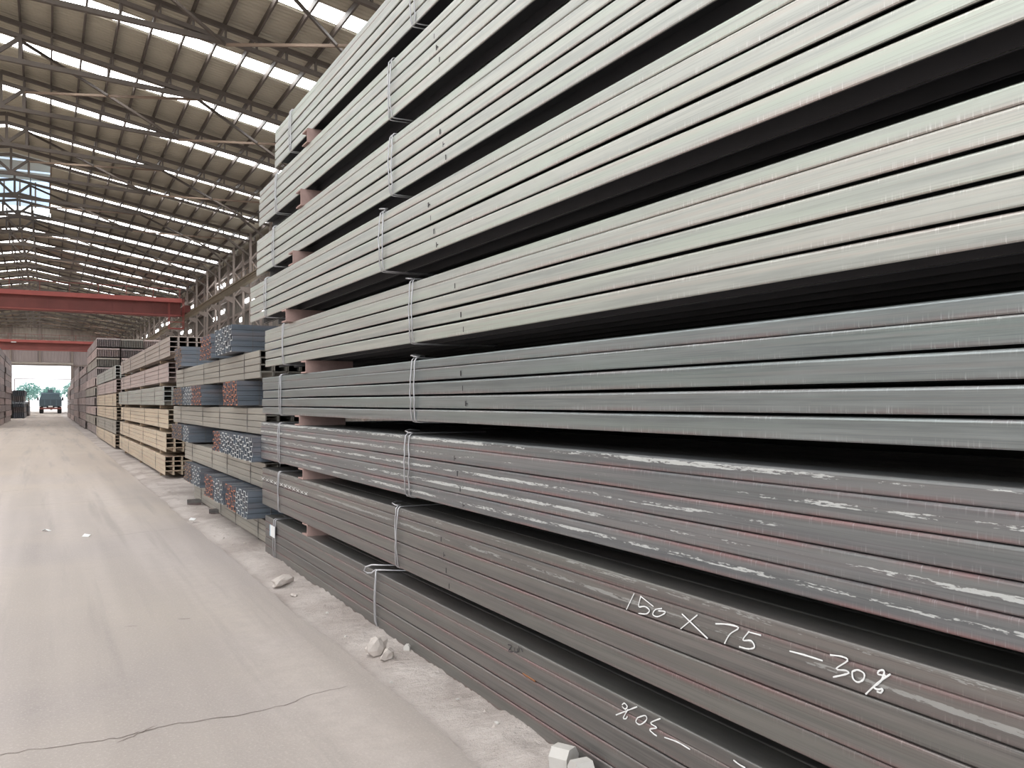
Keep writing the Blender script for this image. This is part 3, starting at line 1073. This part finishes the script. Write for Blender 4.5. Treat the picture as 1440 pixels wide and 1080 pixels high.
# ================================================================== STACKS FARTHER ALONG THE AISLE
def tie_ring(H_, W_, mat='wire_dark', r=0.005):
    pts = [(-r, 0, -r), (-r, 0.01, H_ / 2), (-r, 0, H_ + r), (W_ + r, 0, H_ + r), (W_ + r, 0, -r)]
    return MB().tube(pts, r, 5, 0, True).mesh('wire_tie', M[mat])


beam_cache = {}


def bundle_along(name, label, group, loc, L, Hh, W_, nr, nc, mat, ties, rot=(0, 0, 0), joined=False):
    """bundle of channels lying along the aisle; origin at its front, near, bottom corner"""
    b = empty(name, loc, rot)
    tag(b, label, 'steel bundle', group)
    ph, pw = Hh / nr, W_ / nc
    h, w = ph * 0.93, pw * 0.965
    if joined:
        key = ('j', round(L, 2), round(Hh, 3), round(W_, 2), nr, nc, mat)
        if key not in beam_cache:
            gg = MB()
            for r in range(nr):
                for c in range(nc):
                    p = [(c * pw, r * ph), (c * pw, r * ph + h), (c * pw + w, r * ph + h), (c * pw + w, r * ph), (c * pw + w * 0.86, r * ph), (c * pw + w * 0.86, r * ph + h * 0.84), (c * pw + w * 0.14, r * ph + h * 0.84), (c * pw + w * 0.14, r * ph)]
                    gg.prism(p, 'y', R.uniform(-0.02, 0.02), L + R.uniform(-0.02, 0.02))
            beam_cache[key] = gg.mesh('channel_beams', M[mat])
        o = put('channel_beams', beam_cache[key], b)
        o['kind'] = 'stuff'
    else:
        key = (round(L, 2), round(h, 4), round(w, 3), mat)
        if key not in beam_cache:
            p = [(0, 0), (0, h - 0.006), (0.006, h), (w - 0.006, h), (w, h - 0.006), (w, 0), (w - 0.012, 0), (w - 0.012, h - 0.012), (0.012, h - 0.012), (0.012, 0)]
            gg = MB().prism(p, 'y', 0, L)
            beam_cache[key] = gg.mesh('channel_beam', M[mat])
        for r in range(nr):
            for c in range(nc):
                put('channel_beam', beam_cache[key], b, (c * pw, R.uniform(-0.02, 0.02), r * ph))
    key = ('t', round(Hh, 3), round(W_, 3))
    if key not in beam_cache:
        beam_cache[key] = tie_ring(Hh, W_)
    for ty in ties:
        put('wire_tie', beam_cache[key], b, (0, ty, 0))
    return b


def bundle_across(label, group, x, y0, y1, z0, z1, end, L=4.5, mat='steel_blue'):
    """bundle of small channels lying across the aisle line, its cut ends to the aisle"""
    b = empty('cross_bundle', (x, y0, z0))
    tag(b, label, 'steel bundle', group)
    nr = 5
    nc = max(3, int(round((y1 - y0) / 0.13)))
    ph, pw = (z1 - z0) / nr, (y1 - y0) / nc
    gg = MB()
    for r in range(nr):
        for c in range(nc):
            a, bz = c * pw, r * ph
            w, h, t = pw * 0.93, ph * 0.93, 0.013
            if c % 2 == 0:
                p = [(0, 0), (w, 0), (w, h), (w - t, h), (w - t, t), (t, t), (t, h), (0, h)]
            else:
                p = [(0, 0), (t, 0), (t, h - t), (w - t, h - t), (w - t, 0), (w, 0), (w, h), (0, h)]
            e = R.uniform(-0.012, 0.012)
            p2 = [(a + q[0], bz + q[1]) for q in p]
            n_ = 8
            vs = [(e, q[0], q[1]) for q in p2] + [(L, q[0], q[1]) for q in p2]
            gg.add(vs, [(i, (i + 1) % n_, n_ + (i + 1) % n_, n_ + i) for i in range(n_)], 0)
            quads = ((0, 1, 4, 5), (1, 2, 3, 4), (0, 5, 6, 7)) if c % 2 == 0 else ((0, 1, 2, 7), (2, 3, 6, 7), (3, 4, 5, 6))
            for q in quads:
                gg.add([vs[k] for k in q], [(0, 1, 2, 3)], 1)
    o = put('channel_beams', gg.mesh('channel_beams', [M[mat], M[end]]), b)
    o['kind'] = 'stuff'
    W_, H_ = y1 - y0, z1 - z0
    for tx in (0.25, 1.6):
        pts = [(tx, -0.004, -0.004), (tx, -0.004, H_ + 0.001), (tx, W_ + 0.001, H_ + 0.001), (tx, W_ + 0.001, -0.004)]
        put('wire_tie', MB().tube(pts, 0.004, 5, 0, True).mesh('wire_tie', M['wire_dark']), b)
    return b


# --- crosswise stack B
XB = 2.06


def bz(Y, z):
    return z * 1.018


LB = [  # near y, far y, z0, z1, label
    (8.98, 14.3, 0.01, 0.25, 'lowest long grey bundle on the dirt in the crisscross stack'),
    (9.3, 15.3, 0.57, 0.85, 'second long grey bundle from the ground in the crisscross stack'),
    (9.3, 16.8, 1.14, 1.43, 'third long grey bundle from the ground in the crisscross stack'),
    (9.55, 16.4, 1.75, 2.06, 'uppermost long grey bundle in the crisscross stack, ringed by dark ties'),
]
for (a, b_, z0, z1, lab) in LB:
    L = b_ - a
    o = bundle_along('steel_bundle', lab, 'long bundles of the crisscross stack', (XB, a, bz(a, z0)), L, z1 - z0, 0.9, 4, 6, 'steel_grey',
                     (0.12 * L, 0.36 * L, 0.55 * L, 0.86 * L))
XA = [  # near y, far y, level, end colour, x front, label
    (10.5, 11.6, 4, 'end_white', 1.93, 'cross bundle with white-edged ends, top level of the crisscross stack, nearest'),
    (12.05, 12.95, 4, 'end_red', 1.95, 'rust-red ended cross bundle on the top level of the crisscross stack'),
    (15.0, 15.8, 4, 'end_brown', 1.96, 'brown ended cross bundle at the far end of the top level'),
    (10.15, 11.05, 3, 'end_red', 1.93, 'red ended blue-grey cross bundle nearest the camera, second level from the top'),
    (12.75, 13.65, 3, 'end_red', 1.93, 'red ended blue-grey cross bundle, second one along the second level from the top'),
    (13.9, 14.9, 3, 'end_white', 1.98, 'grey ended cross bundle, third one along the second level from the top'),
    (15.1, 16.2, 3, 'end_brown', 1.98, 'brown ended cross bundle at the far end of the second level from the top'),
    (9.1, 10.3, 2, 'end_white', 1.88, 'white ended cross bundle nearest the camera, third level from the top'),
    (10.55, 11.2, 2, 'end_white', 1.92, 'narrow white ended cross bundle, second one along the third level from the top'),
    (11.22, 11.7, 2, 'end_red', 1.92, 'narrow red ended cross bundle, third one along the third level from the top'),
    (14.1, 14.7, 2, 'end_white', 1.95, 'narrow white ended cross bundle toward the far end of the third level'),
    (14.9, 16.1, 2, 'end_brown', 1.95, 'brown ended cross bundle at the far end of the third level'),
    (9.25, 9.85, 1, 'end_white', 1.86, 'white ended cross bundle nearest the camera, lowest level of the crisscross stack'),
    (9.9, 10.45, 1, 'end_red', 1.86, 'red ended cross bundle second from the camera on the lowest level'),
    (10.7, 11.3, 1, 'end_white', 1.86, 'white ended cross bundle third from the camera on the lowest level'),
    (11.35, 12.0, 1, 'end_red', 1.86, 'red ended cross bundle fourth from the camera on the lowest level'),
    (13.0, 13.8, 1, 'end_white', 1.95, 'grey ended cross bundle set back on the lowest level'),
    (13.85, 14.6, 1, 'end_brown', 1.95, 'orange-brown ended cross bundle at the far end of the lowest level'),
]
LV = {1: (0.268, 0.552), 2: (0.868, 1.122), 3: (1.448, 1.732), 4: (2.078, 2.40)}
for (a, b_, lv, end, x, lab) in XA:
    z0, z1 = LV[lv]
    bundle_across(lab, 'cross bundles of the crisscross stack', x, a, b_, bz((a + b_) / 2, z0), bz((a + b_) / 2, z1), end, mat='steel_blue')

# --- pale stack C
CN = ['lowest', 'second', 'third', 'fourth', 'fifth', 'topmost']
cm = ['steel_beige', 'steel_beige', 'steel_beige', 'steel_pale', 'steel_pink', 'steel_brown']
for i in range(6):
    zz = 0.06 + i * 0.468
    x = 2.06 + (0.02, 0.03, 0.05, 0.0, 0.06, 0.0)[i]
    yn = 18.3 + (0, -0.1, -0.25, 0.0, -0.2, -0.9)[i]
    bundle_along('steel_bundle', '%s beige bundle of the pale stack behind the crisscross stack' % CN[i] if i < 3 else '%s greyish bundle of the pale stack behind the crisscross stack' % CN[i],
                 'bundles of the pale stack', (x, yn, zz), 12.0, 0.385, 1.0, 4, 6, cm[i], (1.6, 4.5, 8.5, 11))
    for yy, where in ((19.2, 'near end'), (23.5, 'middle'), (28.3, 'far end')):
        o = put('timber_spacer', MB().box(0, 1.0, 0, 0.14, 0.011 if i else 0, 0.072 if i else 0.064).mesh('timber_spacer', M['timber']), None, (2.1, yy, zz - 0.083 if i else -0.015))
        tag(o, 'timber batten under the %s bundle of the pale stack, at its %s' % (CN[i], where), 'spacer', 'battens of the pale stack')

# --- stacks D, E, F, G, H along the right side of the aisle
def tall_stack(y0, L, nb, x, cols, mats, what, group, joined, pitch=0.468, W_=1.0, nr=4, nc=6, hh=0.44):
    for i in range(nb):
        for c in range(cols):
            ords = ['lowest', 'second', 'third', 'fourth', 'fifth', 'sixth', 'seventh', 'eighth', 'ninth', 'tenth', 'eleventh', 'twelfth'][i]
            lab = '%s bundle up in %s' % (ords, what)
            if i == 0:
                lab = 'lowest bundle in %s' % what
            if c:
                lab = lab.replace(' bundle', ' %s bundle' % ['', 'inner', 'rearmost', 'hidden'][c], 1)
            bundle_along('steel_bundle', lab, group, (x + R.uniform(-0.05, 0.05) + c * (W_ + 0.1), y0 + R.uniform(-0.25, 0.25), 0.0 + i * pitch), L, hh, W_, nr, nc,
                         mats[(i + c) % len(mats)], (1.3, L * 0.5, L - 1.2), joined=joined)


tall_stack(31.6, 12.0, 6, 2.06, 1, ['steel_beige', 'steel_grey', 'steel_beige', 'steel_beige', 'steel_pink', 'steel_pale'], 'the second pale stack along the aisle', 'bundles of the second pale stack', False)
tall_stack(45.4, 10.8, 10, 2.08, 3, ['steel_far', 'steel_grey', 'steel_pink'], 'the high dark-ended stack beyond the pale stacks', 'bundles of the high stack', True, nr=1, nc=13)
tall_stack(57.2, 11.2, 8, 2.08, 2, ['steel_far', 'steel_pink'], 'the stack right behind the high stack', 'bundles of the stack behind the high stack', True)
tall_stack(69.6, 11.2, 9, 2.06, 2, ['steel_far', 'steel_pink'], 'the last tall stack but one on the right', 'bundles of the last stack but one on the right', True)
tall_stack(82.0, 12.0, 8, 2.08, 2, ['steel_pink', 'steel_far'], 'the last stack on the right before the gate', 'bundles of the last stack on the right', True)
tall_stack(96.0, 12.0, 7, 2.10, 2, ['steel_pink', 'steel_far'], 'the small distant stack on the right beside the gate light', 'bundles of the distant stack on the right', True)
# left side of the aisle
tall_stack(60.0, 12.0, 11, -4.75, 2, ['steel_far', 'steel_pink', 'steel_far'], 'the high stack at the left edge of the picture', 'bundles of the left high stack', True)
tall_stack(74.0, 12.0, 11, -4.75, 2, ['steel_pink', 'steel_far'], 'the left stack just behind the high left one', 'bundles of the second left stack', True)
tall_stack(97.0, 11.0, 5, -4.0, 2, ['steel_dark', 'steel_blue'], 'the low dark stack on the left before the truck', 'bundles of the low left stack', True, pitch=0.56, hh=0.53)
tall_stack(112.0, 11.0, 3, -3.9, 2, ['steel_blue', 'steel_dark'], 'the lowest left stack just short of the truck', 'bundles of the lowest left stack', True, pitch=0.56, hh=0.53)

# ================================================================== CRANES
def crane(y, label):
    c = empty('bridge_crane', (RIDGE, y, 10.22))
    tag(c, label, 'crane')
    hx = CXR - 0.75 - RIDGE
    put('main_girder', MB().box(-hx + 0.5, hx - 0.5, -0.3, 0.3, -0.1, 1.05).mesh('main_girder', M['crane_red']), c)
    put('top_flange', MB().box(-hx + 0.4, hx - 0.4, -0.75, 0.4, 1.05, 1.45).mesh('top_flange', M['crane_bright']), c)
    put('bottom_flange', MB().box(-hx + 0.5, hx - 0.5, -0.36, 0.36, -0.16, -0.1).mesh('bottom_flange', M['crane_bright']), c)
    me = MB().box(-0.03, 0.03, -0.335, -0.30, -0.1, 1.05).mesh('stiffener', M['crane_red'])
    for i in range(15):
        put('stiffener', me, c, (-hx + 1.2 + i * (2 * hx - 2.4) / 14, 0, 0))
    put('second_girder', MB().box(-hx + 0.5, hx - 0.5, 2.0, 2.5, -0.1, 1.4).mesh('second_girder', M['crane_red']), c)
    for s in (-1, 1):
        e = put('end_carriage', MB().box(s * hx - 0.25, s * hx + 0.25, -1.4, 3.8, 0.05, 0.75).mesh('end_carriage', M['crane_red']), c)
        for yy in (-0.9, 3.3):
            put('wheel', MB().tube([(s * hx - 0.08, yy, 0.18), (s * hx + 0.08, yy, 0.18)], 0.17, 12).mesh('wheel', M['rubber']), e)
        fr = MB()
        x0 = s * (hx - 1.6)
        x1 = s * (hx - 0.3)
        cg = put('access_cage', MB().box(min(x0, x1), max(x0, x1), -1.3, -0.4, -1.55, -1.45).mesh('access_cage', M['crane_bright']), c)
        for xx in (x0, x1):
            for yy in (-1.3, -0.4):
                put('cage_post', MB().box(xx - 0.03, xx + 0.03, yy - 0.03, yy + 0.03, -1.5, 1.4).mesh('cage_post', M['crane_bright']), cg)
        for zz in (-0.9, -0.3):
            put('cage_rail', MB().box(min(x0, x1), max(x0, x1), -1.33, -1.27, zz - 0.03, zz + 0.03).mesh('cage_rail', M['crane_bright']), cg)
    hr = put('handrail', MB().tube([(-hx + 0.5, -0.7, 2.35), (hx - 0.5, -0.7, 2.35)], 0.03, 6).mesh('handrail', M['crane_red']), c)
    for i in range(12):
        xx = -hx + 0.6 + i * (2 * hx - 1.2) / 11
        put('rail_post', MB().box(xx - 0.03, xx + 0.03, -0.73, -0.67, 1.45, 2.35).mesh('rail_post', M['crane_red']), hr)
    put('work_lamp', MB().box(-3.2, -2.5, -0.9, -0.78, 0.95, 1.1).mesh('work_lamp', M['paper']), c)
    tr = put('trolley', MB().box(-9.5, -7.6, -0.3, 2.4, 1.5, 2.2).mesh('trolley', M['crane_red']), c)
    put('hoist_drum', MB().tube([(-9.3, 1.0, 2.0), (-7.8, 1.0, 2.0)], 0.4, 12).mesh('hoist_drum', M['rubber']), tr)
    return c


crane(89.0, 'nearer red overhead bridge crane spanning the hall')
crane(158.0, 'distant dull red bridge crane in front of the end wall')

# ================================================================== TRUCK IN THE GATE
tk = empty('lorry', (0.55, 141.0, 0))
tag(tk, 'dark blue-grey lorry seen from behind in the bright gateway', 'truck')
TW = 1.45
put('cargo_bed', MB().box(-TW, TW, 0.0, 5.2, 1.05, 2.05).mesh('cargo_bed', M['truck_body']), tk)
put('tarpaulin', MB().prism([(-TW + 0.03, 2.05), (TW - 0.03, 2.05), (TW - 0.12, 2.45), (TW - 0.5, 2.62), (-TW + 0.5, 2.62), (-TW + 0.12, 2.45)], 'y', 0.1, 5.1).mesh('tarpaulin', M['truck_tarp']), tk)
tgt = put('tailgate', MB().box(-TW + 0.02, TW - 0.02, -0.07, 0.0, 1.08, 2.0).mesh('tailgate', M['truck_body']), tk)
for xx in (-0.75, 0, 0.75):
    put('gate_rib', MB().box(xx - 0.05, xx + 0.05, -0.11, -0.07, 1.1, 1.98).mesh('gate_rib', M['truck_tarp']), tgt)
cb = put('cab', MB().prism([(5.4, 0.9), (7.2, 0.9), (7.2, 1.9), (6.9, 3.05), (5.5, 3.1), (5.4, 2.9)], 'x', -1.25, 1.25).mesh('cab', M['truck_tarp']), tk)
put('roof_fairing', MB().prism([(5.5, 3.1), (6.5, 3.1), (5.6, 3.55)], 'x', -0.35, 0.35).mesh('roof_fairing', M['truck_body']), cb)
put('chassis', MB().box(-0.5, 0.5, 0.1, 7.0, 0.7, 1.05).mesh('chassis', M['rubber']), tk)
bp = put('bumper', MB().box(-TW + 0.05, TW - 0.05, -0.12, 0.02, 0.62, 0.86).mesh('bumper', M['lamp_red']), tk)
for s in (-1, 1):
    put('tail_lamp', MB().box(s * 1.1 - 0.22, s * 1.1 + 0.22, -0.16, -0.12, 0.68, 0.82).mesh('tail_lamp', M['lamp_red']), bp)
put('number_plate', MB().box(-0.28, 0.28, -0.13, -0.11, 0.92, 1.12).mesh('number_plate', M['paper']), tk)
for yy in (1.0, 2.3, 6.2):
    for s in (-1, 1):
        put('wheel', MB().tube([(s * 1.4, yy, 0.5), (s * 0.95, yy, 0.5)], 0.5, 16).mesh('wheel', M['rubber']), tk)
for s in (-1, 1):
    put('mirror', MB().box(s * 1.65 - 0.12, s * 1.65 + 0.12, 6.6, 6.7, 1.9, 2.4).mesh('mirror', M['rubber']), tk)
    put('mudflap', MB().box(s * 1.15 - 0.28, s * 1.15 + 0.28, 0.25, 0.27, 0.12, 0.7).mesh('mudflap', M['rubber']), tk)


# trees outside
def tree(x, y, h, r, label):
    t = empty('tree', (x, y, -0.06))
    tag(t, label, 'tree', 'trees outside the gate')
    put('trunk', MB().tube([(0, 0, 0), (0.1, 0, h * 0.3), (0, 0.1, h * 0.7)], [0.22, 0.17, 0.08], 8).mesh('trunk', M['bark']), t)
    gg = MB()
    for i in range(900):
        a, e, q = R.uniform(0, 6.28), R.uniform(-1, 1), R.random() ** 0.4
        c = math.sqrt(1 - e * e)
        p = Vector((r * q * c * math.cos(a), r * q * c * math.sin(a), h * 0.68 + h * 0.32 * q * e))
        s = R.uniform(0.18, 0.4)
        u = Vector((R.uniform(-1, 1), R.uniform(-1, 1), R.uniform(-1, 1))).normalized()
        w = u.cross(Vector((0.3, 0.5, 0.8))).normalized()
        gg.add([p - u * s, p + w * s * 0.5, p + u * s, p - w * s * 0.5], [(0, 1, 2, 3)])
    o = put('crown', gg.mesh('crown', M['foliage']), t)
    o['kind'] = 'stuff'


tree(-3.4, 214, 6.0, 2.6, 'left of the small trees seen faintly through the gate')
tree(1.0, 222, 5.4, 2.4, 'middle one of the small trees seen faintly through the gate')
tree(5.6, 210, 6.2, 2.6, 'right one of the small trees seen faintly through the gate')


# ================================================================== SMALL THINGS ON THE GROUND
def rock(name, x, y, z, sx, sy, sz, seed, mat, label, cat='stone', cuts=2, group=None):
    """angular broken lump"""
    rr = random.Random(seed)
    import bmesh
    bm = bmesh.new()
    bmesh.ops.create_icosphere(bm, subdivisions=cuts, radius=1.0)
    for v in bm.verts:
        n_ = mnoise.noise(v.co * 1.3 + Vector((seed * 3.3, 0, 0)))
        f = 1 + 0.6 * n_ + rr.uniform(-0.13, 0.13)
        v.co = Vector((v.co.x * sx * f, v.co.y * sy * f, max(-0.35, v.co.z) * sz * f))
    me = bpy.data.meshes.new(name)
    bm.to_mesh(me)
    bm.free()
    me.materials.append(M[mat])
    o = put(name, me, None, (x, y, z), (0, 0, rr.uniform(0, 6)))
    return tag(o, label, cat, group)


gx, gy = on_ground(528, 915)
rock('rubble_stone', gx, gy, 0.02, 0.085, 0.06, 0.075, 3, 'stone', 'craggy broken stone beside the middle tie of the lowest bundle')
gx, gy = on_ground(545, 922)
rock('rubble_stone', gx, gy, 0.0, 0.035, 0.05, 0.045, 5, 'stone', 'small pinkish stone leaning on the craggy one')
gx, gy = on_ground(397, 819)
rock('rubble_stone', gx, gy, 0.0, 0.06, 0.12, 0.055, 8, 'stone', 'low flat pale stone on the slab edge by the far tie')
gx, gy = on_ground(413, 835)
rock('rubble_stone', gx, gy, -0.01, 0.02, 0.03, 0.015, 18, 'stone', 'tiny stone close to the low flat pale one')
for i, (pxx, pyy, sz, lab) in enumerate(((788, 1072, 0.05, 'white squarish stone block poking out under the lowest bundle'), (812, 1090, 0.045, 'white stone block cut off by the lower picture edge'), (568, 912, 0.018, 'little pale wedge stone under the lowest bundle next to the craggy stone'))):
    gx, gy = on_ground(pxx, pyy)
    g = MB()
    g.prism([(-sz, -0.02), (sz * 0.9, -0.02), (sz * 1.05, sz * 0.5), (sz * 0.5, sz * 1.25), (-sz * 0.6, sz * 1.3), (-sz * 1.1, sz * 0.6)], 'y', -sz * 0.8, sz * 0.9)
    o = put('stone_block', g.mesh('stone_block', M['stone_white']), None, (gx + 0.02, gy, 0.0), (0, 0, 0.5 + i))
    tag(o, lab, 'stone')
for i in range(26):
    yy = R.uniform(1.4, 16)
    xx = R.uniform(1.62, 1.9)
    rock('pebble', xx, yy, -0.008, R.uniform(0.006, 0.016), R.uniform(0.006, 0.016), R.uniform(0.006, 0.012), 40 + i, 'stone_white' if i % 2 else 'stone', 'small pebble lying on the dirt strip at the foot of the stacks', 'pebble', 1, 'pebbles on the dirt strip')
for (pxx, pyy, s, lab) in ((65, 747, 0.05, 'scrap of white paper farther left on the concrete'), (122, 754, 0.06, 'longer scrap of white paper on the concrete'), (271, 731, 0.06, 'crumpled white litter on the edge of the dirt')):
    gx, gy = on_ground(pxx, pyy)
    g = MB()
    vs = [(-s, -s * 0.5, 0.004), (0, -s * 0.7, 0.018), (s, -s * 0.3, 0.006), (s * 0.8, s * 0.5, 0.015), (0, s * 0.4, 0.03), (-s * 0.9, s * 0.6, 0.008)]
    g.add(vs + [(a, b_, c - 0.004) for a, b_, c in vs], [(0, 1, 4, 5), (1, 2, 3, 4), (11, 10, 7, 6), (10, 9, 8, 7), (0, 6, 7, 1), (1, 7, 8, 2), (2, 8, 9, 3), (3, 9, 10, 4), (4, 10, 11, 5), (5, 11, 6, 0)])
    tag(put('paper_scrap', g.mesh('paper_scrap', M['paper']), None, (gx, gy, 0.0), (0, 0, R.uniform(0, 3))), lab, 'litter')
# bearers poking out of the dirt under the crisscross stack
for (pxx, pyy, L, lab) in ((264, 708, 0.62, 'dark steel bearer sticking out of the dirt under the crisscross stack'), (295, 722, 0.5, 'thin half buried bearer nearer the camera under the crisscross stack')):
    gx, gy = on_ground(pxx, pyy)
    o = put('bearer', MB().prism([(-0.05, -0.03), (0.05, -0.03), (0.05, 0.055), (0.04, 0.055), (0.04, -0.01), (-0.04, -0.01), (-0.04, 0.055), (-0.05, 0.055)], 'x', 0, max(0.15, 2.04 - gx)).mesh('bearer', M['steel_dark']), None, (gx, gy, 0.0), (0, 0, 0.05))
    tag(o, lab, 'bearer')
